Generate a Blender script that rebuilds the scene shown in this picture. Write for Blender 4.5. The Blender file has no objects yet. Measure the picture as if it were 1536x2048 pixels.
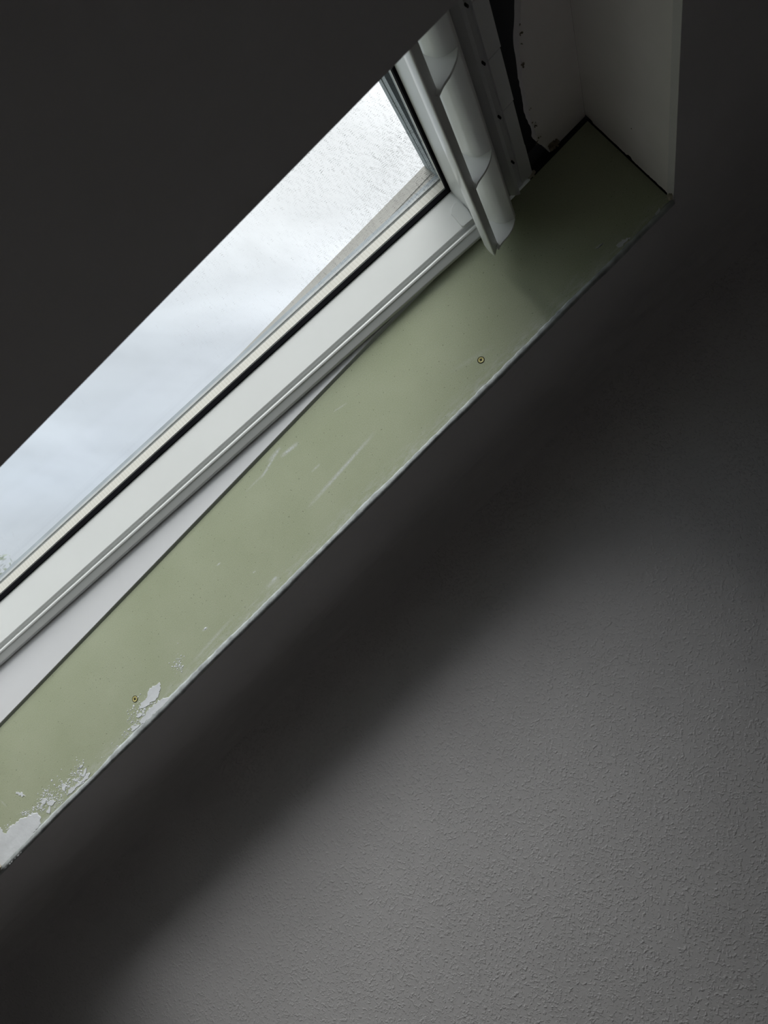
import bpy, bmesh, math, random
from mathutils import Vector, Matrix

C = bpy.context.scene
random.seed(7)

# ------------------------------------------------------------------ frame of reference
# u runs up the roof slope, v across the window (away from the gable wall), w out through the roof.
K = math.sqrt(0.5)
Z0 = 2.15


def P(u, v, w):
    return Vector((-v, (-u + w) * K, Z0 + (u + w) * K))


def D3(d):
    return Vector((-d[1], (-d[0] + d[2]) * K, (d[0] + d[2]) * K))


# ------------------------------------------------------------------ camera
CAM = (-0.46910615, 1.12033053, -0.43202447)
RIGHT = (0.70487796, -0.32645006, -0.62973032)
DOWN = (-0.69711812, -0.15489851, -0.70001004)
FWD = (-0.13097403, -0.93243596, 0.3367588)
FOCAL = 1540.0
cam_data = bpy.data.cameras.new('camera')
cam = bpy.data.objects.new('camera', cam_data)
C.collection.objects.link(cam)
r_, d_, f_ = D3(RIGHT).normalized(), D3(DOWN).normalized(), D3(FWD).normalized()
m = Matrix(((r_.x, -d_.x, -f_.x), (r_.y, -d_.y, -f_.y), (r_.z, -d_.z, -f_.z))).to_4x4()
m.translation = P(*CAM)
cam.matrix_world = m
cam_data.sensor_width = 36.0
cam_data.sensor_fit = 'AUTO'
cam_data.lens = FOCAL * 36.0 / 2048.0
cam_data.clip_start = 0.02
cam_data.clip_end = 500
cam_data.dof.use_dof = True
cam_data.dof.focus_distance = 1.2
cam_data.dof.aperture_fstop = 11.0
C.camera = cam

# ------------------------------------------------------------------ colour management
C.view_settings.view_transform = 'Standard'
C.view_settings.look = 'None'
C.view_settings.exposure = 0.0
C.view_settings.gamma = 1.0
C.view_settings.use_curve_mapping = False

# ------------------------------------------------------------------ sky: broken overcast, brighter towards the zenith
SKY = 1.0
world = bpy.data.worlds.new('overcast_sky')
C.world = world
world.use_nodes = True
nt = world.node_tree
nt.nodes.clear()
N = lambda t: nt.nodes.new(t)
L = nt.links.new
wo = N('ShaderNodeOutputWorld')
bg = N('ShaderNodeBackground')
tc = N('ShaderNodeTexCoord')
sep = N('ShaderNodeSeparateXYZ')
L(tc.outputs['Generated'], sep.inputs[0])
grad = N('ShaderNodeValToRGB')
L(sep.outputs['Z'], grad.inputs[0])
cr = grad.color_ramp
cr.elements[0].position = 0.0
cr.elements[0].color = (0.66, 0.70, 0.75, 1)
cr.elements[1].position = 1.0
cr.elements[1].color = (1.45, 1.45, 1.46, 1)
for pos, col in ((0.15, (0.66, 0.72, 0.81)), (0.33, (0.80, 0.85, 0.93)), (0.50, (1.16, 1.18, 1.22)), (0.68, (1.28, 1.29, 1.31))):
    e = cr.elements.new(pos)
    e.color = (*col, 1)
mp = N('ShaderNodeMapping')
mp.inputs['Scale'].default_value = (1.6, 1.6, 4.2)
L(tc.outputs['Generated'], mp.inputs[0])
n1 = N('ShaderNodeTexNoise')
n1.inputs['Scale'].default_value = 2.1
n1.inputs['Detail'].default_value = 5
n1.inputs['Roughness'].default_value = 0.5
n1.inputs['Distortion'].default_value = 0.5
L(mp.outputs[0], n1.inputs['Vector'])
mr = N('ShaderNodeMapRange')
mr.inputs['From Min'].default_value = 0.3
mr.inputs['From Max'].default_value = 0.7
mr.inputs['To Min'].default_value = 0.84
mr.inputs['To Max'].default_value = 1.16
L(n1.outputs['Fac'], mr.inputs[0])
mul = N('ShaderNodeMix')
mul.data_type = 'RGBA'
mul.blend_type = 'MULTIPLY'
mul.inputs[0].default_value = 1.0
L(grad.outputs[0], mul.inputs[6])
L(mr.outputs[0], mul.inputs[7])
L(mul.outputs[2], bg.inputs['Color'])
bg.inputs['Strength'].default_value = SKY
L(bg.outputs[0], wo.inputs[0])

# the sun, spread wide by thin cloud, high and behind the photographer's left
SUN = 2.75
if SUN > 0:
    sd = bpy.data.lights.new('veiled_sun', 'SUN')
    so = bpy.data.objects.new('veiled_sun', sd)
    C.collection.objects.link(so)
    sd.energy = SUN
    sd.angle = math.radians(42)
    sd.color = (1.0, 0.985, 0.96)
    to_sun = D3((0.35, 0.49, 0.79)).normalized()
    so.rotation_euler = (-to_sun).to_track_quat('-Z', 'Y').to_euler()


# ------------------------------------------------------------------ materials
def mat(name, color, rough=0.6, noise=None, bump=None, spec=0.5):
    """Procedural material: a base colour with fine noise variation and an optional bump (scale, strength, detail)."""
    mt = bpy.data.materials.new(name)
    mt.use_nodes = True
    t = mt.node_tree
    b = t.nodes['Principled BSDF']
    b.inputs['Roughness'].default_value = rough
    b.inputs['Specular IOR Level'].default_value = spec
    b.inputs['Base Color'].default_value = (*color, 1)
    co = t.nodes.new('ShaderNodeTexCoord')
    if noise:
        sc, amt = noise
        n = t.nodes.new('ShaderNodeTexNoise')
        n.inputs['Scale'].default_value = sc
        n.inputs['Detail'].default_value = 4
        t.links.new(co.outputs['Object'], n.inputs['Vector'])
        rp = t.nodes.new('ShaderNodeValToRGB')
        rp.color_ramp.elements[0].position = 0.25
        rp.color_ramp.elements[1].position = 0.75
        rp.color_ramp.elements[0].color = (*[c * (1 - amt) for c in color], 1)
        rp.color_ramp.elements[1].color = (*[min(1, c * (1 + amt)) for c in color], 1)
        t.links.new(n.outputs['Fac'], rp.inputs[0])
        t.links.new(rp.outputs[0], b.inputs['Base Color'])
    if bump:
        sc, st, dist = bump
        n = t.nodes.new('ShaderNodeTexNoise')
        n.inputs['Scale'].default_value = sc
        n.inputs['Detail'].default_value = 3
        t.links.new(co.outputs['Object'], n.inputs['Vector'])
        bp = t.nodes.new('ShaderNodeBump')
        bp.inputs['Strength'].default_value = st
        bp.inputs['Distance'].default_value = dist
        t.links.new(n.outputs['Fac'], bp.inputs['Height'])
        t.links.new(bp.outputs[0], b.inputs['Normal'])
    return mt


M_wall = mat('rough_plaster', (0.70, 0.68, 0.69), 0.75, (6, 0.05), None)
M_ceil = mat('ceiling_plaster', (0.70, 0.68, 0.69), 0.8, (5, 0.05), (60, 0.25, 0.003))
M_room = mat('room_paint', (0.78, 0.77, 0.77), 0.8, (4, 0.04), (80, 0.2, 0.002))
M_floor = mat('floor_boards', (0.50, 0.475, 0.45), 0.6, (3, 0.2), None)
M_pvc = mat('white_plastic', (0.84, 0.85, 0.84), 0.38, (9, 0.02), None)
M_grip = mat('white_lacquer', (0.90, 0.91, 0.90), 0.28, (9, 0.01), None)
M_frame = mat('white_frame_plastic', (0.76, 0.76, 0.78), 0.42, (9, 0.02), None)
M_gask = mat('black_rubber', (0.008, 0.008, 0.01), 0.95, (60, 0.2), None, 0.05)
M_clad = mat('grey_cladding', (0.40, 0.385, 0.36), 0.5, (14, 0.10), None)
M_cladb = mat('blue_grey_cladding', (0.33, 0.37, 0.41), 0.45, (18, 0.18), None)
M_seal = mat('grey_seal', (0.50, 0.52, 0.53), 0.5, (20, 0.1), None)
M_dark = mat('gap_shade_black', (0.012, 0.012, 0.012), 0.9, (20, 0.3), None)  # black that stands for shade in the gaps between the boards
M_white = mat('white_board_paint', (0.86, 0.82, 0.82), 0.7, (7, 0.06), (70, 0.25, 0.002))
M_cheek = mat('dark_cheek_lining', (0.20, 0.18, 0.155), 0.8, (9, 0.08), None)  # unseen lining, darkened to lessen light bounced onto the green board
M_fill = mat('white_filler', (0.72, 0.74, 0.77), 0.75, (45, 0.08), (160, 0.35, 0.001))
M_bead = mat('grey_filler_bead', (0.40, 0.425, 0.43), 0.7, (70, 0.35), (140, 0.25, 0.001))
M_paper = mat('torn_paper', (0.46, 0.42, 0.34), 0.85, (90, 0.3), (150, 0.5, 0.002))
M_foam = mat('brown_foam', (0.22, 0.19, 0.14), 0.9, (80, 0.4), (120, 0.6, 0.003))
M_brass = mat('brass_screw', (0.62, 0.55, 0.22), 0.35, (200, 0.15), None)
M_hole = mat('black_recess', (0.01, 0.01, 0.008), 0.8, (100, 0.3), None)
M_leaf = mat('tree_leaves', (0.24, 0.28, 0.22), 0.8, (0.8, 0.3), None)  # paled so the colour carries the haze of distance
M_bark = mat('tree_bark', (0.10, 0.08, 0.06), 0.9, (6, 0.3), None)
M_ground = mat('meadow', (0.12, 0.15, 0.08), 0.95, (0.2, 0.3), None)
M_tile = mat('roof_covering', (0.16, 0.12, 0.11), 0.8, (8, 0.25), None)

# rough plaster: rolled-on orange-peel relief, clots of two sizes
t = M_wall.node_tree
b = t.nodes['Principled BSDF']
co = [n for n in t.nodes if n.type == 'TEX_COORD'][0]
na = t.nodes.new('ShaderNodeTexNoise')
na.inputs['Scale'].default_value = 205
na.inputs['Detail'].default_value = 1.5
na.inputs['Roughness'].default_value = 0.55
nb = t.nodes.new('ShaderNodeTexNoise')
nb.inputs['Scale'].default_value = 95
nb.inputs['Detail'].default_value = 2
rpa = t.nodes.new('ShaderNodeValToRGB')
rpa.color_ramp.elements[0].position = 0.50
rpa.color_ramp.elements[1].position = 0.80
ad = t.nodes.new('ShaderNodeMath')
ad.operation = 'MULTIPLY_ADD'
ad.inputs[1].default_value = 0.5
for n in (na, nb):
    t.links.new(co.outputs['Object'], n.inputs['Vector'])
t.links.new(na.outputs['Fac'], rpa.inputs[0])
t.links.new(nb.outputs['Fac'], ad.inputs[0])
t.links.new(rpa.outputs[0], ad.inputs[2])
bp = t.nodes.new('ShaderNodeBump')
bp.inputs['Strength'].default_value = 0.5
bp.inputs['Distance'].default_value = 0.002
t.links.new(ad.outputs[0], bp.inputs['Height'])
t.links.new(bp.outputs[0], b.inputs['Normal'])


def scuff_board():
    """Green board paper: fibre speckle, cloudy mottling, chalky scuffs drawn as segments in board coordinates (UV = u, w)."""
    mt = bpy.data.materials.new('green_board_paper')
    mt.use_nodes = True
    t = mt.node_tree
    b = t.nodes['Principled BSDF']
    b.inputs['Roughness'].default_value = 0.8
    b.inputs['Specular IOR Level'].default_value = 0.25
    nd, lk = t.nodes.new, t.links.new
    uv = nd('ShaderNodeUVMap')
    uv.uv_map = 'board'

    def math_(op, a, bb=None, c=None, clamp=False):
        n = nd('ShaderNodeMath')
        n.operation = op
        n.use_clamp = clamp
        for i, x in enumerate((a, bb, c)):
            if x is None:
                continue
            if isinstance(x, (int, float)):
                n.inputs[i].default_value = x
            else:
                lk(x, n.inputs[i])
        return n.outputs[0]

    def noise(scale, detail=3, vec=None, rough=0.5):
        n = nd('ShaderNodeTexNoise')
        n.inputs['Scale'].default_value = scale
        n.inputs['Detail'].default_value = detail
        n.inputs['Roughness'].default_value = rough
        lk(vec or uv.outputs[0], n.inputs['Vector'])
        return n.outputs['Fac']

    base = nd('ShaderNodeValToRGB')
    base.color_ramp.elements[0].position = 0.3
    base.color_ramp.elements[1].position = 0.7
    base.color_ramp.elements[0].color = (0.365, 0.40, 0.265, 1)
    base.color_ramp.elements[1].color = (0.475, 0.505, 0.37, 1)
    big = noise(9, 4)
    fine = noise(620, 3)
    mixn = math_('MULTIPLY_ADD', fine, 0.6, math_('MULTIPLY', big, 0.4))
    lk(mixn, base.inputs[0])
    # sparse dark fibres
    speck = math_('GREATER_THAN', noise(260, 1), 0.735)
    dark = nd('ShaderNodeMix')
    dark.data_type = 'RGBA'
    lk(math_('MULTIPLY', speck, 0.55), dark.inputs[0])
    lk(base.outputs[0], dark.inputs[6])
    dark.inputs[7].default_value = (0.12, 0.13, 0.09, 1)
    # chalk scuffs
    sp = nd('ShaderNodeSeparateXYZ')
    lk(uv.outputs[0], sp.inputs[0])
    X, Y = sp.outputs[0], sp.outputs[1]
    total = None
    for (x0, y0, x1, y1, width, amount) in SCUFFS:
        dx, dy = x1 - x0, y1 - y0
        ln = math.hypot(dx, dy)
        ax, ay = dx / ln, dy / ln
        s = math_('ADD', math_('MULTIPLY', math_('SUBTRACT', X, x0), ax), math_('MULTIPLY', math_('SUBTRACT', Y, y0), ay))
        q = math_('ADD', math_('MULTIPLY', math_('SUBTRACT', X, x0), -ay), math_('MULTIPLY', math_('SUBTRACT', Y, y0), ax))
        s01 = math_('DIVIDE', s, ln)
        along = math_('MULTIPLY', math_('MULTIPLY', s01, math_('SUBTRACT', 1.0, s01)), 4.0)
        along = math_('MAXIMUM', along, 0.0)
        across = math_('SUBTRACT', 1.0, math_('DIVIDE', math_('ABSOLUTE', q), width), clamp=True)
        k = math_('MULTIPLY', math_('MULTIPLY', along, across), amount)
        total = k if total is None else math_('ADD', total, k)
    grainy = math_('MULTIPLY', total, math_('MULTIPLY_ADD', noise(300, 3), 2.4, -0.45, clamp=False), clamp=True)
    # powder thickening towards the cut edge (w -> 0)
    near = math_('SUBTRACT', 1.0, math_('DIVIDE', Y, 0.034), clamp=True)
    near = math_('POWER', near, 1.6)
    mpn = nd('ShaderNodeMapping')
    mpn.inputs['Scale'].default_value = (1.0, 3.5, 1.0)
    lk(uv.outputs[0], mpn.inputs[0])
    powder = math_('MULTIPLY', near, math_('MULTIPLY_ADD', noise(48, 6, mpn.outputs[0], 0.7), 4.0, -1.75, clamp=True), clamp=True)
    chalk = math_('MAXIMUM', grainy, math_('MULTIPLY', powder, 0.8))
    fin = nd('ShaderNodeMix')
    fin.data_type = 'RGBA'
    lk(chalk, fin.inputs[0])
    lk(dark.outputs[2], fin.inputs[6])
    fin.inputs[7].default_value = (0.68, 0.70, 0.72, 1)
    lk(fin.outputs[2], b.inputs['Base Color'])
    bpn = nd('ShaderNodeBump')
    bpn.inputs['Strength'].default_value = 0.12
    bpn.inputs['Distance'].default_value = 0.0008
    lk(fine, bpn.inputs['Height'])
    lk(bpn.outputs[0], b.inputs['Normal'])
    return mt


def glass_mat(name, dirty):
    mt = bpy.data.materials.new(name)
    mt.use_nodes = True
    t = mt.node_tree
    t.nodes.clear()
    nd, lk = t.nodes.new, t.links.new
    out = nd('ShaderNodeOutputMaterial')
    tr = nd('ShaderNodeBsdfTransparent')
    tr.inputs[0].default_value = (0.985, 0.992, 0.99, 1)
    gl = nd('ShaderNodeBsdfGlossy')
    gl.inputs['Roughness'].default_value = 0.02
    lw = nd('ShaderNodeLayerWeight')
    lw.inputs['Blend'].default_value = 0.5
    pw = nd('ShaderNodeMath')
    pw.operation = 'POWER'
    pw.inputs[1].default_value = 5.0
    lk(lw.outputs['Facing'], pw.inputs[0])
    fr = nd('ShaderNodeMath')              # reflectance rising towards grazing view, same from both sides
    fr.operation = 'MULTIPLY_ADD'
    fr.inputs[1].default_value = 0.6
    fr.inputs[2].default_value = 0.02
    lk(pw.outputs[0], fr.inputs[0])
    mx = nd('ShaderNodeMixShader')
    lk(fr.outputs[0], mx.inputs[0])
    lk(tr.outputs[0], mx.inputs[1])
    lk(gl.outputs[0], mx.inputs[2])
    last = mx.outputs[0]
    if dirty:
        uv = nd('ShaderNodeUVMap')
        uv.uv_map = 'board'
        mp = nd('ShaderNodeMapping')
        mp.inputs['Rotation'].default_value = (0, 0, math.radians(35))
        mp.inputs['Scale'].default_value = (1.0, 3.2, 1)
        lk(uv.outputs[0], mp.inputs[0])
        n = nd('ShaderNodeTexNoise')
        n.inputs['Scale'].default_value = 230
        n.inputs['Detail'].default_value = 4
        n.inputs['Roughness'].default_value = 0.65
        lk(mp.outputs[0], n.inputs['Vector'])
        n2 = nd('ShaderNodeTexNoise')
        n2.inputs['Scale'].default_value = 5.5
        n2.inputs['Detail'].default_value = 2
        lk(uv.outputs[0], n2.inputs['Vector'])
        sp = nd('ShaderNodeSeparateXYZ')
        lk(uv.outputs[0], sp.inputs[0])
        # rain dirt collects below the top rail and fades down the pane
        mr = nd('ShaderNodeMapRange')
        mr.inputs['From Min'].default_value = -0.75
        mr.inputs['From Max'].default_value = -0.22
        mr.inputs['To Min'].default_value = 0.0
        mr.inputs['To Max'].default_value = 0.115
        lk(sp.outputs[0], mr.inputs[0])
        a1 = nd('ShaderNodeMath')
        a1.operation = 'ADD'
        lk(n.outputs['Fac'], a1.inputs[0])
        lk(mr.outputs[0], a1.inputs[1])
        a2 = nd('ShaderNodeMath')
        a2.operation = 'MULTIPLY_ADD'
        a2.inputs[1].default_value = 0.16
        lk(n2.outputs['Fac'], a2.inputs[0])
        lk(a1.outputs[0], a2.inputs[2])
        rp = nd('ShaderNodeValToRGB')
        rp.color_ramp.elements[0].position = 0.765
        rp.color_ramp.elements[0].color = (0, 0, 0, 1)
        rp.color_ramp.elements[1].position = 0.86
        rp.color_ramp.elements[1].color = (0.85, 0.85, 0.85, 1)
        lk(a2.outputs[0], rp.inputs[0])
        df = nd('ShaderNodeBsdfDiffuse')
        df.inputs[0].default_value = (0.16, 0.16, 0.16, 1)
        m2 = nd('ShaderNodeMixShader')
        lk(rp.outputs[0], m2.inputs[0])
        lk(last, m2.inputs[1])
        lk(df.outputs[0], m2.inputs[2])
        last = m2.outputs[0]
    lk(last, out.inputs[0])
    return mt


def spacer_mat():
    mt = mat('cream_spacer', (0.80, 0.78, 0.72), 0.5)
    t = mt.node_tree
    b = t.nodes['Principled BSDF']
    uv = t.nodes.new('ShaderNodeUVMap')
    uv.uv_map = 'board'
    wv = t.nodes.new('ShaderNodeTexWave')
    wv.wave_type = 'BANDS'
    wv.bands_direction = 'X'
    wv.inputs['Scale'].default_value = 52
    wv.inputs['Distortion'].default_value = 0.0
    rp = t.nodes.new('ShaderNodeValToRGB')
    rp.color_ramp.elements[0].position = 0.0
    rp.color_ramp.elements[0].color = (0.72, 0.69, 0.62, 1)
    rp.color_ramp.elements[1].position = 0.35
    rp.color_ramp.elements[1].color = (0.80, 0.78, 0.72, 1)
    t.links.new(uv.outputs[0], wv.inputs['Vector'])
    t.links.new(wv.outputs['Fac'], rp.inputs[0])
    t.links.new(rp.outputs[0], b.inputs['Base Color'])
    return mt


# ------------------------------------------------------------------ pixel -> point helper (photograph measurements turned into board coordinates)
def ray_uvw(px, py):
    a, bb = (px - 768) / FOCAL, (py - 1024) / FOCAL
    return tuple(RIGHT[i] * a + DOWN[i] * bb + FWD[i] for i in range(3))


def on_plane(px, py, axis, val):
    d = ray_uvw(px, py)
    s = (val - CAM[axis]) / d[axis]
    return tuple(CAM[i] + s * d[i] for i in range(3))


def board(px, py):
    q = on_plane(px, py, 1, 0.0)
    return q[0], q[2]


# ------------------------------------------------------------------ object helpers
def link(name, me, mt, parent=None, smooth=False):
    o = bpy.data.objects.new(name, me)
    C.collection.objects.link(o)
    if mt:
        me.materials.append(mt)
    if smooth:
        for p in me.polygons:
            p.use_smooth = True
    if parent:
        o.parent = parent
        o.matrix_parent_inverse = parent.matrix_world.inverted()
    return o


def build(name, verts, faces, mt, parent=None, smooth=False, uvs=None, bevel=0.0, flat_normals=True):
    """verts in (u, v, w); the object's origin sits at the centre of its vertices."""
    pts = [P(*q) for q in verts]
    c = sum(pts, Vector()) / len(pts)
    me = bpy.data.meshes.new(name)
    me.from_pydata([p - c for p in pts], [], faces)
    bm = bmesh.new()
    bm.from_mesh(me)
    bmesh.ops.recalc_face_normals(bm, faces=bm.faces)
    if uvs is not None:
        lay = bm.loops.layers.uv.new('board')
        bm.verts.ensure_lookup_table()
        for f in bm.faces:
            for lp in f.loops:
                lp[lay].uv = uvs[lp.vert.index]
    if bevel:
        bmesh.ops.bevel(bm, geom=[e for e in bm.edges if e.is_manifold and e.calc_face_angle(0) > 0.5],
                        offset=bevel, segments=2, affect='EDGES', profile=0.5, clamp_overlap=True)
    bm.to_mesh(me)
    bm.free()
    o = bpy.data.objects.new(name, me)
    o.location = c
    C.collection.objects.link(o)
    me.materials.append(mt)
    if smooth:
        for p in me.polygons:
            p.use_smooth = True
    if parent:
        par = parent
        bpy.context.view_layer.update()
        o.parent = par
        o.matrix_parent_inverse = par.matrix_world.inverted()
    return o


BF = [(0, 1, 2, 3), (7, 6, 5, 4), (0, 4, 5, 1), (1, 5, 6, 2), (2, 6, 7, 3), (3, 7, 4, 0)]


def boxvf(u0, u1, v0, v1, w0, w1, f=None):
    vs = [(u0, v0, w0), (u1, v0, w0), (u1, v1, w0), (u0, v1, w0), (u0, v0, w1), (u1, v0, w1), (u1, v1, w1), (u0, v1, w1)]
    if f:
        vs = [f(*q) for q in vs]
    return vs, BF


def join(parts):
    V, F = [], []
    for vs, fs in parts:
        k = len(V)
        V += vs
        F += [tuple(i + k for i in f) for f in fs]
    return V, F


def prism(sec, a0, a1, place, n=1):
    """Extrude a closed 2-D section from a0 to a1; place(a, p, q) -> (u, v, w)."""
    V, F = [], []
    k = len(sec)
    for i in range(n + 1):
        a = a0 + (a1 - a0) * i / n
        V += [place(a, *p) for p in sec]
    for i in range(n):
        for j in range(k):
            F.append((i * k + j, i * k + (j + 1) % k, (i + 1) * k + (j + 1) % k, (i + 1) * k + j))
    F.append(tuple(range(k)))
    F.append(tuple(n * k + j for j in range(k)))
    return V, F


def empty(name, loc):
    o = bpy.data.objects.new(name, None)
    o.location = loc
    C.collection.objects.link(o)
    bpy.context.view_layer.update()
    return o


def tag(o, label=None, cat=None, group=None, kind=None):
    if label:
        o['label'] = label
    if cat:
        o['category'] = cat
    if group:
        o['group'] = group
    if kind:
        o['kind'] = kind
    return o


def smooth_noise(n, amp, step=6):
    ks = [random.uniform(-1, 1) for _ in range(n // step + 3)]
    out = []
    for i in range(n):
        x = i / step
        j = int(x)
        f = x - j
        f = f * f * (3 - 2 * f)
        out.append(amp * ((ks[j] * (1 - f) + ks[j + 1] * f) * 0.75 + random.uniform(-0.25, 0.25)))
    return out


# ------------------------------------------------------------------ dimensions
DEP = 0.20           # depth of the reveal from ceiling to window frame
UB = -1.555          # lower end of the opening
GV = -0.28           # gable wall
VF = 0.615           # far side of window opening (frame)
opp = lambda u: 0.6185 + (-0.2355 - u) * 0.0518      # far edge of the opening in the ceiling


def yz(y, z, v):
    """(u, v, w) of a point given by world y, z."""
    a, bb = y / K, (z - Z0) / K
    return ((bb - a) / 2, v, (a + bb) / 2)


YK, YB, VR, ZC = 1.62, -3.0, 2.9, 2.46
u_knee = -(YK / K)          # w = 0 on the slope
z_knee = Z0 + u_knee * K
u_top = (ZC - Z0) / K

# ------------------------------------------------------------------ room shell
# gable wall (fills the lower right of the picture)
prof = [(YK + .1, 0), (YB - .1, 0), (YB - .1, ZC + .05), (-u_top * K, ZC + .05), (YK + .1, z_knee - .05)]
V, F = prism(prof, GV - .15, GV, lambda a, y, z: yz(y, z, a))
tag(build('wall_right', V, F, M_wall),
    'rough grey plastered gable wall filling the lower right', 'wall', kind='structure')
V, F = prism(prof, VR, VR + .15, lambda a, y, z: yz(y, z, a))
tag(build('wall_left', V, F, M_room), 'plain painted gable wall behind the photographer', 'wall', kind='structure')


def wbox(y0, y1, z0, z1, v0, v1):
    vs = [yz(y, z, v) for (y, z, v) in ((y0, z0, v0), (y1, z0, v0), (y1, z0, v1), (y0, z0, v1), (y0, z1, v0), (y1, z1, v0), (y1, z1, v1), (y0, z1, v1))]
    return vs, BF


tag(build('floor', *wbox(YB, YK, -.1, 0, GV, VR), M_floor), 'brown boarded floor of the attic room', 'floor', kind='structure')
tag(build('wall_back', *wbox(YB - .1, YB, 0, ZC, GV, VR), M_room), 'painted wall across the far end of the attic', 'wall', kind='structure')
tag(build('wall_front', *wbox(YK, YK + .1, 0, z_knee, GV, VR), M_room), 'low knee wall under the roof slope', 'wall', kind='structure')

# ceiling: sloped lining with the window opening, and the flat part beyond it
T = 0.0125
parts = []
o0, o1 = opp(0.0), opp(UB)


def slab(c4, w0, w1):
    vs = [(u, v, w0) for u, v in c4] + [(u, v, w1) for u, v in c4]
    return vs, BF


parts.append(slab([(u_knee - .05, GV), (u_top, GV), (u_top, -T - .0008), (u_knee - .05, -T - .0008)], 0, T))
parts.append(slab([(u_knee - .05, o1 + (u_knee - UB) * -.0518), (UB, o1), (UB, VR), (u_knee - .05, VR)], 0, T))
parts.append(slab([(UB, o1), (0.0, o0), (0.0, VR), (UB, VR)], 0, T))
parts.append(slab([(0.0, o0), (u_top, o0), (u_top, VR), (0.0, VR)], 0, T))
parts.append(slab([(u_knee - .05, -T), (UB, -T), (UB, o1), (u_knee - .05, o1)], 0, T))
parts.append(slab([(0.0, .0048), (u_top, .0048), (u_top, o0), (0.0, o0)], 0, T))
parts.append(slab([(.003, -T - .0008), (u_top, -T - .0008), (u_top, .0048), (.003, .0048)], 0, T))
V, F = join(parts)
ceil_o = build('ceiling', V, F, M_ceil)
tag(ceil_o, 'dark grey plastered sloping ceiling around the roof window', 'ceiling', kind='structure')
tag(build('ceiling_flat', *wbox(YB, -u_top * K, ZC, ZC + .05, GV, VR), M_ceil, parent=ceil_o))

# far cheek and lower end of the reveal, unseen; coloured dark to cut bounced light
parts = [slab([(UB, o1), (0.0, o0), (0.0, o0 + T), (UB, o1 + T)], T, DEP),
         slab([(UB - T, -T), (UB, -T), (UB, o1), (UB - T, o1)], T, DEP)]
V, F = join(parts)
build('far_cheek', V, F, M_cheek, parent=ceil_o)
R_ = .055
cv = [(GV + R_ - R_ * math.sin(a), R_ - R_ * math.cos(a)) for a in [math.pi / 2 * i / 10 for i in range(11)]]
cove = [(v, -w) for v, w in cv] + [(GV - .01, -R_), (GV - .01, .005), (GV + R_, .005)]
build('cove', *prism(cove, u_knee, u_top, lambda a, v, w: (a, v, w)), M_ceil, parent=ceil_o, smooth=False)

# roof covering outside, with a hole for the window
RH = (-1.60, -0.06, -0.045, VF + .045)
parts = [slab([(u_knee - .6, GV - .6), (1.0, GV - .6), (1.0, RH[2]), (u_knee - .6, RH[2])], .26, .31),
         slab([(u_knee - .6, RH[3]), (1.0, RH[3]), (1.0, VR + .4), (u_knee - .6, VR + .4)], .26, .31),
         slab([(u_knee - .6, RH[2]), (RH[0], RH[2]), (RH[0], RH[3]), (u_knee - .6, RH[3])], .26, .31),
         slab([(RH[1], RH[2]), (1.0, RH[2]), (1.0, RH[3]), (RH[1], RH[3])], .26, .31)]
V, F = join(parts)
build('roof_covering', V, F, M_tile, parent=ceil_o)

# ------------------------------------------------------------------ green board lining (the reveal cheek seen square on)
def seg(p, q, width, amt):
    a, bb = board(*p), board(*q)
    return (a[0], a[1], bb[0], bb[1], width, amt)


SCUFFS = [seg((612, 1020), (752, 862), .0042, .8), seg((520, 960), (560, 895), .003, .75), seg((560, 915), (598, 884), .0045, .95),
          seg((535, 925), (562, 893), .0045, .6), seg((622, 945), (642, 926), .0025, .55), seg((665, 825), (695, 805), .0018, .6),
          seg((490, 985), (545, 930), .0025, .35), seg((945, 570), (1010, 500), .012, .0), seg((780, 990), (850, 905), .008, .25),
          seg((380, 1330), (470, 1230), .004, .45), seg((530, 1180), (560, 1150), .006, .5), seg((900, 745), (990, 690), .006, .2),
          seg((1160, 600), (1230, 480), .010, .35), seg((1190, 495), (1210, 485), .002, .7), seg((770, 620), (900, 560), .01, .12),
          seg((433, 1132), (442, 1124), .0018, .9), seg((404, 1262), (416, 1254), .0025, 1.0), seg((505, 1146), (512, 1142), .0016, .9),
          seg((543, 1163), (553, 1153), .0025, .9), seg((0, 1600), (14, 1614), .002, .4), seg((1125, 590), (1160, 540), .004, .25)]
M_green = scuff_board()
M_fill2 = M_fill
n = 90
u0b, u1b = UB + .001, -.0006
jit = smooth_noise(n + 1, 0.0012, 5)
V, F, UV = [], [], []
for i in range(n + 1):
    x = u0b + (u1b - u0b) * i / (n - 1) if i < n else .0188
    whi = 0.1945
    wlo = (-.0005 if i < n else whi - .002) + jit[i] * .3
    V += [(x, 0, wlo), (x, 0, whi), (x, -T, whi), (x, -T, wlo)]
    UV += [(x, wlo), (x, whi), (x, whi), (x, wlo)]
for i in range(n):
    a = i * 4
    for j in range(4):
        F.append((a + j, a + (j + 1) % 4, a + 4 + (j + 1) % 4, a + 4 + j))
F += [(0, 1, 2, 3), (n * 4, n * 4 + 1, n * 4 + 2, n * 4 + 3)]
green = build('reveal_board', V, F, M_green, uvs=UV)
tag(green, 'green moisture-resistant plasterboard cheek between the window and grey wall', 'board')


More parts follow.
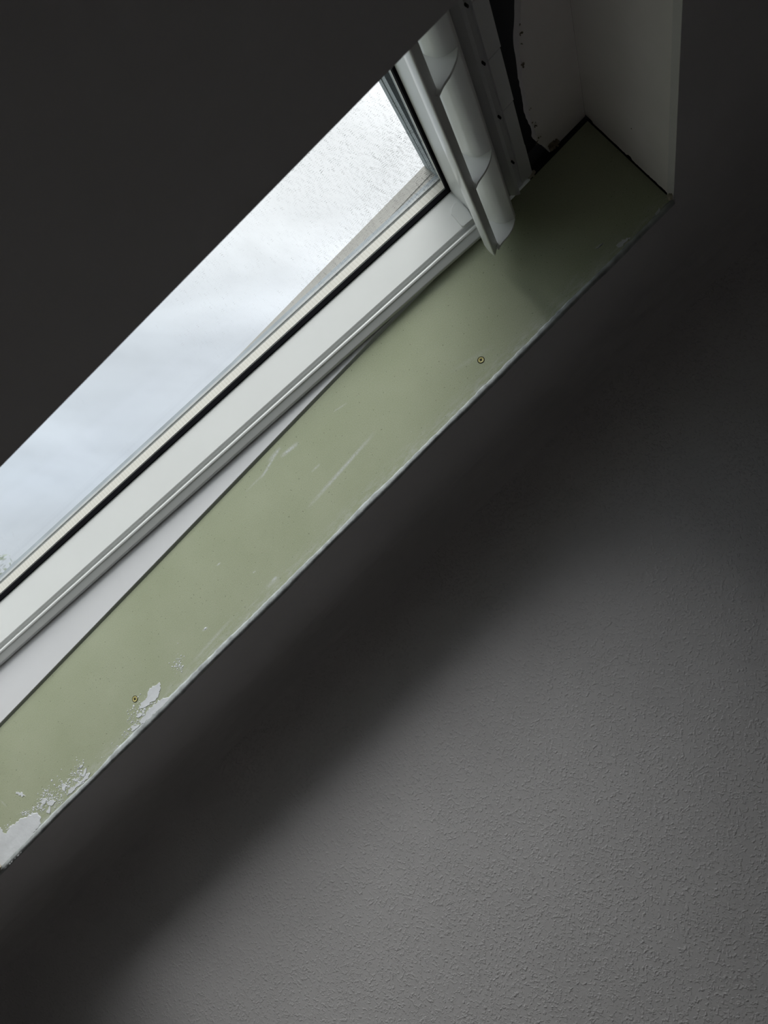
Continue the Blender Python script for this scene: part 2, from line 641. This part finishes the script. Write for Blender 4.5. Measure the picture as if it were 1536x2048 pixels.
# brass screws
def disc_ring(c, r0, r1, h0, h1, seg_=20):
    """ring lying on the board (+v face): outer radius r1, inner r0"""
    V, F = [], []
    for k in range(seg_):
        a = 2 * math.pi * k / seg_
        cu, cw = math.cos(a), math.sin(a)
        V += [(c[0] + r1 * cu, h0, c[1] + r1 * cw), (c[0] + r1 * .93 * cu, h1, c[1] + r1 * .93 * cw),
              (c[0] + r0 * cu, h1 - .0003, c[1] + r0 * cw), (c[0] + r0 * .6 * cu, h0 + .0001, c[1] + r0 * .6 * cw)]
    for k in range(seg_):
        a, bb = 4 * k, 4 * ((k + 1) % seg_)
        for j in range(3):
            F.append((a + j, bb + j, bb + j + 1, a + j + 1))
    F.append(tuple(4 * k + 3 for k in range(seg_)))
    return V, F


for i, p in enumerate(((962, 720), (270, 1398))):
    c = board(*p)
    V, F = disc_ring(c, .0022, .0047, 0.0, .0008)
    s = build('screw', V, F, M_brass, parent=green, smooth=False)
    s['label'] = ('brass countersunk screw near the dark upper end', 'brass countersunk screw beside the white filler patch')[i]
    # dark cross-shaped drive recess
    V, F = [], []
    arms = []
    for k in range(8):
        a = math.pi / 4 * k + .35
        rr = .0027 if k % 2 == 0 else .0011
        V.append((c[0] + rr * math.cos(a), .00085, c[1] + rr * math.sin(a)))
    V += [(q[0], .0002, q[2]) for q in V]
    F = [tuple(range(8)), tuple(range(15, 7, -1))] + [(k, (k + 1) % 8, 8 + (k + 1) % 8, 8 + k) for k in range(8)]
    build('recess', V, F, M_hole, parent=s)
    # crushed paper ring round the head
    V, F = disc_ring(c, .0050, .0058, 0.0, .0003)
    build('countersink_edge', V, F, M_hole, parent=s)

# filler bead along the cut edge of the board
n = 260
ja, jb, jc = smooth_noise(n + 1, .0024, 14), smooth_noise(n + 1, .0005, 12), smooth_noise(n + 1, .0016, 10)
V, F = [], []
for i in range(n + 1):
    x = UB + .001 + (-.001 - UB) * i / n
    top = .0062 + ja[i]
    if x > -.42:
        top = .0062 + ja[i] * 1.2
    th = .0007 + jb[i] * .4
    lo = -.0042 + jc[i]
    V += [(x, .0002, max(.002, top)), (x, th, max(.0015, top * .55)), (x, .0012 + jb[i] * .5, .0006), (x, .0006 + jb[i] * .6, lo * .6),
          (x, -.004 + jb[i], lo), (x, -.0095 + jc[i] * .6, -.0003), (x, -.0095, .0003), (x, -.002, .0003)]
k = 8
for i in range(n):
    for j in range(k):
        F.append((i * k + j, i * k + (j + 1) % k, (i + 1) * k + (j + 1) % k, (i + 1) * k + j))
F += [tuple(range(k)), tuple(n * k + j for j in range(k))]
bead = build('filler_bead', V, F, M_bead, parent=green, smooth=True)
bead['label'] = 'uneven grey filler bead along the lower edge'


# filler patches, traced on the board, 0.5 mm proud
def patch(pts, th=.0006, rough=.0028, name='filler_patch'):
    q = [board(*p) for p in pts]
    ring = []
    for i in range(len(q)):
        a, bb = q[i], q[(i + 1) % len(q)]
        d = math.hypot(bb[0] - a[0], bb[1] - a[1])
        m = max(1, int(d / .0026))
        for s in range(m):
            f = s / m
            ring.append((a[0] + (bb[0] - a[0]) * f + random.uniform(-1, 1) * rough * .6,
                         a[1] + (bb[1] - a[1]) * f + random.uniform(-1, 1) * rough * .6))
    cu = sum(p[0] for p in ring) / len(ring)
    cw = sum(p[1] for p in ring) / len(ring)
    k = len(ring)
    V = [(p[0], 0.0001, p[1]) for p in ring] + [(cu + (p[0] - cu) * .97, th, cw + (p[1] - cw) * .97) for p in ring]
    F = [tuple(range(k, 2 * k))] + [(i, (i + 1) % k, k + (i + 1) % k, k + i) for i in range(k)]
    return build(name, V, F, M_fill, parent=green)


c6 = lambda x, y: (x / 3.491, 1240 + y / 3.491)
patches = [
    [(-12, 1470), (0, 1440), (20, 1475), (45, 1490), (75, 1445), (105, 1420), (150, 1385), (200, 1362), (255, 1345), (285, 1372), (288, 1420), (240, 1480), (195, 1556), (130, 1640), (60, 1712), (10, 1752), (-8, 1755)],
    [(1115, 440), (1118, 500), (1100, 545), (1050, 582), (1005, 618), (972, 612), (980, 580), (1020, 550), (1032, 500), (1060, 468)],
    [(1190, 535), (1165, 580), (1095, 640), (1040, 690), (985, 735), (975, 712), (1000, 680), (1028, 640), (1060, 605), (1105, 565), (1150, 545)],
    [(955, 658), (975, 640), (992, 655), (976, 682), (956, 680)],
    [(912, 745), (940, 738), (975, 735), (965, 755), (925, 772)],
    [(470, 1225), (485, 1178), (530, 1150), (585, 1110), (600, 1075), (640, 1062), (612, 1105), (560, 1150), (500, 1205)],
    [(280, 1272), (300, 1250), (322, 1240), (332, 1262), (300, 1286)],
    [(325, 1276), (352, 1260), (380, 1253), (392, 1270), (362, 1296), (332, 1290)],
    [(328, 1345), (332, 1318), (350, 1300), (358, 1325), (346, 1345)],
    [(106, 1200), (140, 1200), (165, 1214), (176, 1233), (145, 1226), (120, 1216)],
    [(572, 1090), (590, 1040), (607, 1035), (600, 1062), (588, 1092)],
    [(435, 1165), (445, 1140), (462, 1160), (452, 1190), (440, 1185)],
    [(540, 1040), (562, 1016), (580, 1014), (566, 1034)],
]
for q in patches:
    patch([c6(*p) for p in q])
o = patch([(1190, 497), (1207, 487), (1203, 493)], name='filler_patch')
patch([(1232, 489), (1246, 479), (1262, 474), (1252, 485), (1244, 493), (1236, 494)])
patch([(1312, 425), (1318, 416), (1322, 420), (1320, 434), (1313, 438)])

# fine splatter of filler round the patches: hundreds of crumbs, one part
V, F = [], []


def crumb(u, w, r):
    k0 = len(V)
    m = random.choice((5, 6, 7))
    a0 = random.uniform(0, 6.28)
    el = random.uniform(.6, 1.0)
    for s in range(m):
        a = a0 + 6.283 * s / m
        rr = r * random.uniform(.6, 1.2)
        V.append((u + rr * math.cos(a), .0001, w + rr * math.sin(a) * el))
    V.append((u, .0001 + min(.0006, r * .5), w))
    for s in range(m):
        F.append((k0 + s, k0 + (s + 1) % m, k0 + m))


clusters = [((1245, 300), 45, 70, 60, 1.0), ((1255, 330), 30, 30, 30, 1.2), ((1000, 660), 60, 110, 120, 1.3), ((930, 720), 45, 70, 60, 1.0),
            ((880, 800), 40, 40, 45, .8), ((540, 1100), 60, 60, 110, 1.4), ((450, 1160), 50, 55, 110, 1.3), ((340, 1240), 60, 50, 110, 1.3),
            ((270, 1310), 40, 40, 60, 1.2), ((200, 1350), 60, 22, 90, 1.0), ((60, 1440), 40, 30, 40, 1.0), ((560, 1020), 40, 50, 40, 1.0),
            ((1436, 62), 10, 8, 10, 1.3), ((330, 1180), 25, 20, 25, .9), ((800, 880), 60, 40, 30, .6), ((905, 640), 20, 30, 14, .9),
            ((730, 960), 60, 40, 24, .6), ((1080, 600), 40, 40, 50, 1.0), ((420, 1250), 40, 40, 40, 1.0)]
for (cx, cy), sx, sy, cnt, sc in clusters:
    for _ in range(cnt):
        x, y = random.gauss(cx, sx * .55), random.gauss(cy, sy * .55)
        u, w = board(*c6(x, y))
        if w > .006:
            crumb(u, w, sc * random.choice((.0005, .0006, .0007, .0009, .0012, .0017)))
for _ in range(90):
    crumb(random.uniform(-1.5, -.5), abs(random.gauss(0, .03)) + .008, random.uniform(.0002, .0005))
sp = build('filler_splatter', V, F, M_fill, parent=green)
sp['kind'] = 'stuff'


# torn paper lumps at both lower corners
def lump(name, centre, size, cnt, parent, mt):
    V, F = [], []
    for _ in range(cnt):
        bm = bmesh.new()
        bmesh.ops.create_icosphere(bm, subdivisions=1, radius=1)
        s = [random.uniform(.35, 1) * size * .45 for _ in range(3)]
        off = [random.uniform(-.6, .6) * size for _ in range(3)]
        k = len(V)
        for v in bm.verts:
            j = random.uniform(.7, 1.25)
            V.append((centre[0] + off[0] + v.co.x * s[0] * j, centre[1] + off[1] * .5 + v.co.y * s[1] * j, centre[2] + off[2] * .6 + v.co.z * s[2] * j))
        F += [tuple(v.index + k for v in f.verts) for f in bm.faces]
        bm.free()
    return build(name, V, F, mt, parent=parent)


lp = lump('torn_paper', (UB + .015, .004, .004), .013, 9, green, M_paper)
lp['label'] = 'crumbled beige paper at the lower left corner'

# ------------------------------------------------------------------ white end board at the top of the opening, ragged along the green board
n = 60
ragged = smooth_noise(n + 1, .003, 8)
V, F = [], []
endf = lambda w: .02 * w / DEP
for i in range(n + 1):
    w = T + .0006 + i / n * (DEP - T - .0006)
    vlo = .0045 + ragged[i] + (.004 if i in (26, 27, 28) else 0)
    if i > n - 6:
        vlo += .004
    V += [(endf(w), vlo, w), (endf(w), o0 - .002, w), (endf(w) + T, o0 - .002, w), (endf(w) + T, vlo + .001, w)]
for i in range(n):
    a = i * 4
    for j in range(4):
        F.append((a + j, a + (j + 1) % 4, a + 4 + (j + 1) % 4, a + 4 + j))
F += [(0, 1, 2, 3), (n * 4, n * 4 + 1, n * 4 + 2, n * 4 + 3)]
endb = build('reveal_board', V, F, M_white)
tag(endb, 'off-white painted end board with a ragged lower edge, upper right', 'board')
lp = lump('torn_paper', (-.001, .0125, .0045), .0085, 14, ceil_o, M_paper)
lp['label'] = 'crumbled beige plaster at the corner'
for px, py in ((1288, 275), (1264, 256), (1301, 340)):
    q = on_plane(px, py, 0, .010)
    V, F = [], []
    for k in range(6):
        a = k * math.pi / 3
        V.append((q[0] - .0012, q[1] + .0012 * math.cos(a), q[2] + .0009 * math.sin(a)))
    V += [(x + .004, y, z) for x, y, z in V]
    F = [tuple(range(6)), tuple(range(11, 5, -1))] + [(k, (k + 1) % 6, 6 + (k + 1) % 6, 6 + k) for k in range(6)]
    build('nail_hole', V, F, M_hole, parent=endb)

# white board beside the window head, ragged where it was cut for the window
n = 80
rg = smooth_noise(n + 1, .004, 6)
rk = [(-.01, -.050), (.03, -.062), (.055, -.073), (.07, -.069), (.12, -.0735), (.2, -.070), (.25, -.066), (.31, -.048), (.34, -.045), (.7, -.045)]


def rag(v):
    for (a, x), (bb, y) in zip(rk, rk[1:]):
        if v <= bb:
            return x + (y - x) * (v - a) / (bb - a)
    return rk[-1][1]


V, F = [], []
for i in range(n + 1):
    v = .006 + (o0 - .008) * i / n
    e = rag(v) + rg[i] * .5
    V += [(e, v, DEP + .0009), (.0199, v, DEP + .0003), (.0199, v, DEP + T), (e + rg[(i + 9) % n] * .4 + .001, v, DEP + T)]
for i in range(n):
    a = i * 4
    for j in range(4):
        F.append((a + j, a + (j + 1) % 4, a + 4 + (j + 1) % 4, a + 4 + j))
F += [(0, 1, 2, 3), (n * 4, n * 4 + 1, n * 4 + 2, n * 4 + 3)]
headb = build('reveal_board', V, F, M_white)
tag(headb, 'shadowed off-white board with crumbling cut edge beside the black gap', 'board')
# crumbs and fibres on its cut edge
for i in range(16):
    v = random.choice((.05, .06, .08, .1, .14, .19, .22, .25, .27, .29, .31)) + random.uniform(-.01, .01)
    lump('edge_crumb', (rag(v) + random.uniform(-.002, .004), v, DEP - .001), random.uniform(.002, .0045), 3, headb, M_foam)
lp = lump('foam_remnant', (-.045, .018, DEP - .001), .012, 12, headb, M_foam)
# black strips set back in the gaps: insulation edge, plus added shade for the voids
build('gap_shade_backing', *join([boxvf(-.0965, .04, -.03, o0, DEP + .032, DEP + .038), boxvf(-.0965, .045, -.03, -.0015, .1955, DEP + .032)]), M_dark, parent=headb)
build('gap_shade_backing', *join([boxvf(.0005, .0595, -.03, -.0135, T + .001, .1945), boxvf(.047, .052, -.0133, o0 - .002, T + .001, DEP)]), M_dark, parent=endb)

# ------------------------------------------------------------------ roof window
win = empty('window_1', P(-.8, .3, .2))
tag(win, 'white plastic roof window pivoted slightly open, with long handle bar', 'window', kind='structure')
PV = (-.1979, .2711)
ang = math.atan2(.0909, 1.0595)
ca, sa = math.cos(ang), math.sin(ang)
WC = .3                        # centre line across the window
mir = lambda v: 2 * WC - v


def S(a, v, h):
    """sash coordinates: a up along the sash from its glass corner, h outwards"""
    return (PV[0] + a * ca + h * sa, v, PV[1] - a * sa + h * ca)


AB = -1.30                     # lower glass corner of the sash
# fixed frame: two side members and a stepped head
sec = [(-.04, .1985), (.0035, .1985), (.004, .199), (.004, .305), (-.04, .305)]
fs = [prism(sec, -1.60, -.10, lambda a, v, w: (a, v, w)),
      prism([(mir(v), w) for v, w in sec], -1.60, -.10, lambda a, v, w: (a, v, w))]
head = [(-.150, .33), (-.150, .226), (-.1465, .212), (-.1405, .2), (-.133, .1915), (-.1285, .1890), (-.1275, .197), (-.0975, .199), (-.0975, .33)]
fs.append(prism(head, .001, mir(.001), lambda a, u, w: (u, a, w)))
foot = [(-1.60, .20), (-1.56, .20), (-1.56, .30), (-1.60, .30)]
fs.append(prism(foot, -.04, mir(-.04), lambda a, u, w: (u, a, w)))
V, F = join(fs)
frame = build('fixed_frame', V, F, M_frame, parent=win, bevel=.0008)
frame['label'] = 'white fixed frame with a stepped head profile'
# head cover strip in short clipped lengths
edges = [.008, .0835, .1850, .283, .375, .47, .58]
for i, (a, bb) in enumerate(zip(edges, edges[1:])):
    du = (.0, -.0016, -.0004, .0010, .0, .0005)[i]
    v0 = a + .0006
    V, F = boxvf(-.1165, -.0955 + du, v0, bb - .0006, .1935 if i else .195, .1985)
    build('cover_strip', V, F, M_frame, parent=frame, bevel=.0006)
for v in (.0745, .18, .2845, .377, .47):
    V, F = [], []
    for k in range(10):
        a = 2 * math.pi * k / 10
        V.append((-.1228 + .0015 * math.cos(a), v + .0026 * math.sin(a), .1925))
    V += [(x, y, z + .006) for x, y, z in V]
    F = [tuple(range(10)), tuple(range(19, 9, -1))] + [(k, (k + 1) % 10, 10 + (k + 1) % 10, 10 + k) for k in range(10)]
    build('screw', V, F, M_hole, parent=frame)
# torn foil and paint at the foot of the head profile
lump('torn_edge', (-.098, .006, .198), .010, 7, frame, M_paper)
# outside cladding of the fixed frame
sec = lambda w1: [(-.05, .307), (0.0, .307), (0.0, w1), (-.05, w1)]
V, F = [], []
VS = []
for u, w1 in ((-1.62, .391), (-.8064, .3705), (-.19, .3558), (-.10, .3535)):
    VS.append([(u, -.05, .30), (u, 0.0, .30), (u, 0.0, .318), (u, .0016, .3195), (u, 0.0, .321), (u, 0.0, .334), (u, .0012, .3352), (u, 0.0, .3365), (u, 0.0, w1), (u, -.05, w1)])
k = len(VS[0])
for r in VS:
    V += r
for i in range(len(VS) - 1):
    for j in range(k):
        F.append((i * k + j, i * k + (j + 1) % k, (i + 1) * k + (j + 1) % k, (i + 1) * k + j))
F += [tuple(range(k)), tuple((len(VS) - 1) * k + j for j in range(k))]
V2 = [(u, mir(v), w) for u, v, w in V]
V, F = join([(V, F), (V2, F)])
cl = build('side_cladding', V, F, M_clad, parent=frame)
cl['label'] = 'grey-beige outside cladding seen through the pane'
topc = join([prism([(-.1885, .322), (-.1885, .3545), (-.184, .357), (-.09, .357), (-.09, .322)], -.05, mir(-.05), lambda a, u, w: (u - .0325 * max(a, 0), a, w)),
             prism([(-.1905, .338), (-.1905, .341), (-.186, .341), (-.186, .338)], .003, mir(.003), lambda a, u, w: (u - .0325 * a, a, w))])
cl = build('head_cladding', *topc, M_cladb, parent=frame)
cl['label'] = 'blue-grey outside cladding above the glass'
fl = join([boxvf(-.15, .12, -.12, mir(-.12), .312, .318), boxvf(-1.8, -.15, -.12, -.03, .312, .318),
           boxvf(-1.8, -.15, mir(-.03), mir(-.12), .312, .318), boxvf(-1.8, -1.585, -.03, mir(-.03), .312, .318)])
build('flashing', *fl, M_clad, parent=frame)

# sash
st = [(.022, .0), (.0225, -.064), (.0215, -.0662), (.0155, -.0672), (.0150, -.0715), (.0200, -.0728), (.0206, -.0755), (.0196, -.0782), (.0180, -.0790),
      (.0125, -.0890), (.0115, -.0900), (.006, -.0900), (.006, .034), (.0205, .034), (.0205, .0)]
parts = [prism(st, AB - .05, .048, lambda a, v, h: S(a, v, h)), prism([(mir(v), h) for v, h in st], AB - .05, .048, lambda a, v, h: S(a, v, h))]
topm = [(-.0005, .0), (-.001, -.058), (.004, -.074), (.014, -.085), (.046, -.086), (.046, .02), (.004, .02), (.004, .0)]
parts.append(prism(topm, .0208, mir(.0208), lambda v, a, h: S(a, v, h)))
botm = [(AB, .0), (AB, -.085), (AB - .05, -.085), (AB - .05, .034), (AB - .004, .034), (AB - .004, .0)]
parts.append(prism(botm, .0208, mir(.0208), lambda v, a, h: S(a, v, h)))
V, F = join(parts)
sash = build('sash', V, F, M_pvc, parent=win, bevel=.0006)
sash['label'] = 'white plastic sash with a grooved inner edge'
g = .0086
gk = join([boxvf(AB, .0, .0195, .0245, .0, g, S), boxvf(AB, .0, mir(.0245), mir(.0195), .0, g, S),
           boxvf(-.005, .004, .0246, mir(.0246), -.0005, g, S), boxvf(AB - .004, AB + .005, .0246, mir(.0246), 0, g, S)])
gs = build('gasket', *gk, M_gask, parent=sash)
gs['label'] = 'black rubber glazing gasket'
M_sp = spacer_mat()


def ring_member(v1, h0, h1, atop):
    q = []
    for A, Bv in (((AB, atop), (v1 - .01, v1)), ((AB, atop), (mir(v1), mir(v1 - .01)))):
        q.append(boxvf(A[0], A[1], Bv[0], Bv[1], h0, h1, S))
    q.append(boxvf(atop - .001, atop + .008, v1, mir(v1), h0, h1, S))
    q.append(boxvf(AB - .008, AB + .001, v1, mir(v1), h0, h1, S))
    return join(q)


V, F = ring_member(.0225, .0124, .0265, .0)
build('spacer', V, F, M_sp, parent=sash, uvs=[(q[0], q[2]) for q in V])
V, F = ring_member(.0235, .0305, .0345, .001)
build('outer_seal', V, F, M_seal, parent=sash)
V, F = ring_member(.0225, .0345, .041, .002)
build('outer_seal', V, F, M_cladb, parent=sash)
M_gin, M_gout = glass_mat('inner_glass', False), glass_mat('weathered_glass', True)
V, F = boxvf(AB, .002, .0205, mir(.0205), g, .0120, S)
build('glass_pane', V, F, M_gin, parent=sash)
V, F = boxvf(AB, .002, .0205, mir(.0205), .0268, .0303, S)
gp = build('glass_pane', V, F, M_gout, parent=sash, uvs=[(q[0], q[1]) for q in V])
gp['label'] = 'outer pane specked with rain dirt'
# corner cover cap on the sash side
cap = [(902, 418), (909, 407), (916, 404), (924, 407), (937, 420), (948, 440), (929, 456), (924, 455), (902, 429)]
cp = [on_plane(x, y, 1, .0228) for x, y in cap]
k = len(cp)
cu = sum(p[0] for p in cp) / k
cw = sum(p[2] for p in cp) / k
V = [(p[0], .0222, p[2]) for p in cp] + [(cu + (p[0] - cu) * .93, .0262, cw + (p[2] - cw) * .93) for p in cp]
F = [tuple(range(k, 2 * k))] + [(i, (i + 1) % k, k + (i + 1) % k, k + i) for i in range(k)]
build('corner_cap', V, F, M_pvc, parent=sash, bevel=.0004)

# handle bar with its curved housing
VE = (.035, .2, .385, .565)
V0, V1 = .035, .565


def arc_pts(pts, n_=6):
    """Catmull-Rom through the points"""
    out = []
    for i in range(len(pts) - 1):
        p0 = pts[max(0, i - 1)]
        p1, p2 = pts[i], pts[i + 1]
        p3 = pts[min(len(pts) - 1, i + 2)]
        for s in range(n_):
            t_ = s / n_
            out.append(tuple(.5 * ((2 * p1[j]) + (-p0[j] + p2[j]) * t_ + (2 * p0[j] - 5 * p1[j] + 4 * p2[j] - p3[j]) * t_ ** 2
                                   + (-p0[j] + 3 * p1[j] - 3 * p2[j] + p3[j]) * t_ ** 3) for j in (0, 1)))
    out.append(pts[-1])
    return out


bar_sec = arc_pts([(-.2308, .1532), (-.2328, .1420), (-.2330, .1320), (-.2315, .1292), (-.2280, .1306), (-.2166, .1385)], 4)
bar_sec = bar_sec + [(-.2166, .1405), (-.2196, .1500), (-.2290, .1560)]
V, F = [], []
rings = []
k = len(bar_sec)
bc = (sum(p[0] for p in bar_sec) / k, sum(p[1] for p in bar_sec) / k)
steps = [(V0 - .0045, .55), (V0 - .0035, .82), (V0 - .0015, .96), (V0 + .001, 1.0), (V1 - .001, 1.0), (V1 + .0015, .96), (V1 + .0035, .82), (V1 + .0045, .55)]
for v, s in steps:
    V += [(bc[0] + (p[0] - bc[0]) * s, v, bc[1] + (p[1] - bc[1]) * s) for p in bar_sec]
for i in range(len(steps) - 1):
    for j in range(k):
        F.append((i * k + j, i * k + (j + 1) % k, (i + 1) * k + (j + 1) % k, (i + 1) * k + j))
F += [tuple(range(k)), tuple((len(steps) - 1) * k + j for j in range(k))]
handle = build('handle', V, F, M_grip, parent=win)
handle['label'] = 'long white grip bar across the top of the sash'
shell_c = arc_pts([(-.1985, .1790), (-.1977, .1728), (-.1943, .1617), (-.1882, .1537), (-.1822, .1500), (-.1735, .1466)], 6)
shell_sec = shell_c + [(-.1722, .1466), (-.168, .150), (-.165, .158), (-.165, .179)]
sh = build('housing', *prism(shell_sec, V0 + .002, V1 - .002, lambda a, u, w: (u, a, w), 1), M_grip, parent=handle)
sh['label'] = 'rounded white housing behind the grip bar'
arc = arc_pts([(-.1722, .1462), (-.1832, .1385), (-.1973, .1340), (-.2119, .1330), (-.2224, .1300)], 5)
web = arc + [(-.2230, .1400), (-.2120, .1500), (-.1990, .1800), (-.175, .170)]
for v in VE:
    lean = (lambda u: (u + .2224) * .25) if v > V0 else (lambda u: 0.0)
    tw = .004
    vv = v if v < .5 else v - tw
    build('bracket', *prism(web, vv, vv + tw, lambda a, u, w: (u, a + lean(u), w)), M_grip, parent=handle, bevel=.0006)

# ------------------------------------------------------------------ outside: ground and a tree just showing at the lower left of the pane
g_ = bpy.data.meshes.new('ground')
s_ = 300
g_.from_pydata([(-s_, -s_, -4), (s_, -s_, -4), (s_, s_, -4), (-s_, s_, -4), (-s_, -s_, -4.5), (s_, -s_, -4.5), (s_, s_, -4.5), (-s_, s_, -4.5)], [], BF)
g_.materials.append(M_ground)
go = bpy.data.objects.new('ground', g_)
C.collection.objects.link(go)
tag(go, 'green meadow far below the roof', 'ground', kind='structure')

top_dir = D3(ray_uvw(4, 1112)).normalized()
tp = P(*CAM) + top_dir * 38.0
tree = empty('garden_tree', (tp.x, tp.y, -4))
tag(tree, 'leafy green treetop showing at the lower left end of the glass', 'tree')
hgt = tp.z + 4
me = bpy.data.meshes.new('trunk')
V, F = [], []
for i, (z, r) in enumerate(((0, .32), (hgt * .3, .24), (hgt * .6, .16), (hgt * .9, .05))):
    for k in range(10):
        a = 2 * math.pi * k / 10
        V.append((r * math.cos(a) + .1 * math.sin(z), r * math.sin(a), z))
for i in range(3):
    for k in range(10):
        F.append((i * 10 + k, i * 10 + (k + 1) % 10, i * 10 + 10 + (k + 1) % 10, i * 10 + 10 + k))
me.from_pydata(V, [], F)
o = bpy.data.objects.new('trunk', me)
me.materials.append(M_bark)
C.collection.objects.link(o)
o.parent = tree
V, F = [], []
rnd = random.Random(3)
for cl_ in range(70):
    z = rnd.uniform(.35, 1.0) * hgt
    rad = 2.6 * math.sqrt(max(0.03, 1 - ((z / hgt - .62) / .40) ** 2))
    a = rnd.uniform(0, 6.283)
    q = rad * math.sqrt(rnd.random())
    cx, cy = q * math.cos(a), q * math.sin(a)
    for lf in range(60):
        px, py, pz = cx + rnd.gauss(0, .38), cy + rnd.gauss(0, .38), min(hgt, z + rnd.gauss(0, .3))
        e1 = Vector((rnd.uniform(-1, 1), rnd.uniform(-1, 1), rnd.uniform(-1, 1))).normalized()
        e2 = e1.orthogonal().normalized()
        sz = rnd.uniform(.06, .13)
        k0 = len(V)
        for s1, s2 in ((-1.3, 0), (0, -.6), (1.3, 0), (0, .6)):
            w_ = Vector((px, py, pz)) + e1 * s1 * sz + e2 * s2 * sz
            V.append(tuple(w_))
        F.append((k0, k0 + 1, k0 + 2, k0 + 3))
me = bpy.data.meshes.new('crown')
me.from_pydata(V, [], F)
me.materials.append(M_leaf)
o = bpy.data.objects.new('crown', me)
C.collection.objects.link(o)
o.parent = tree
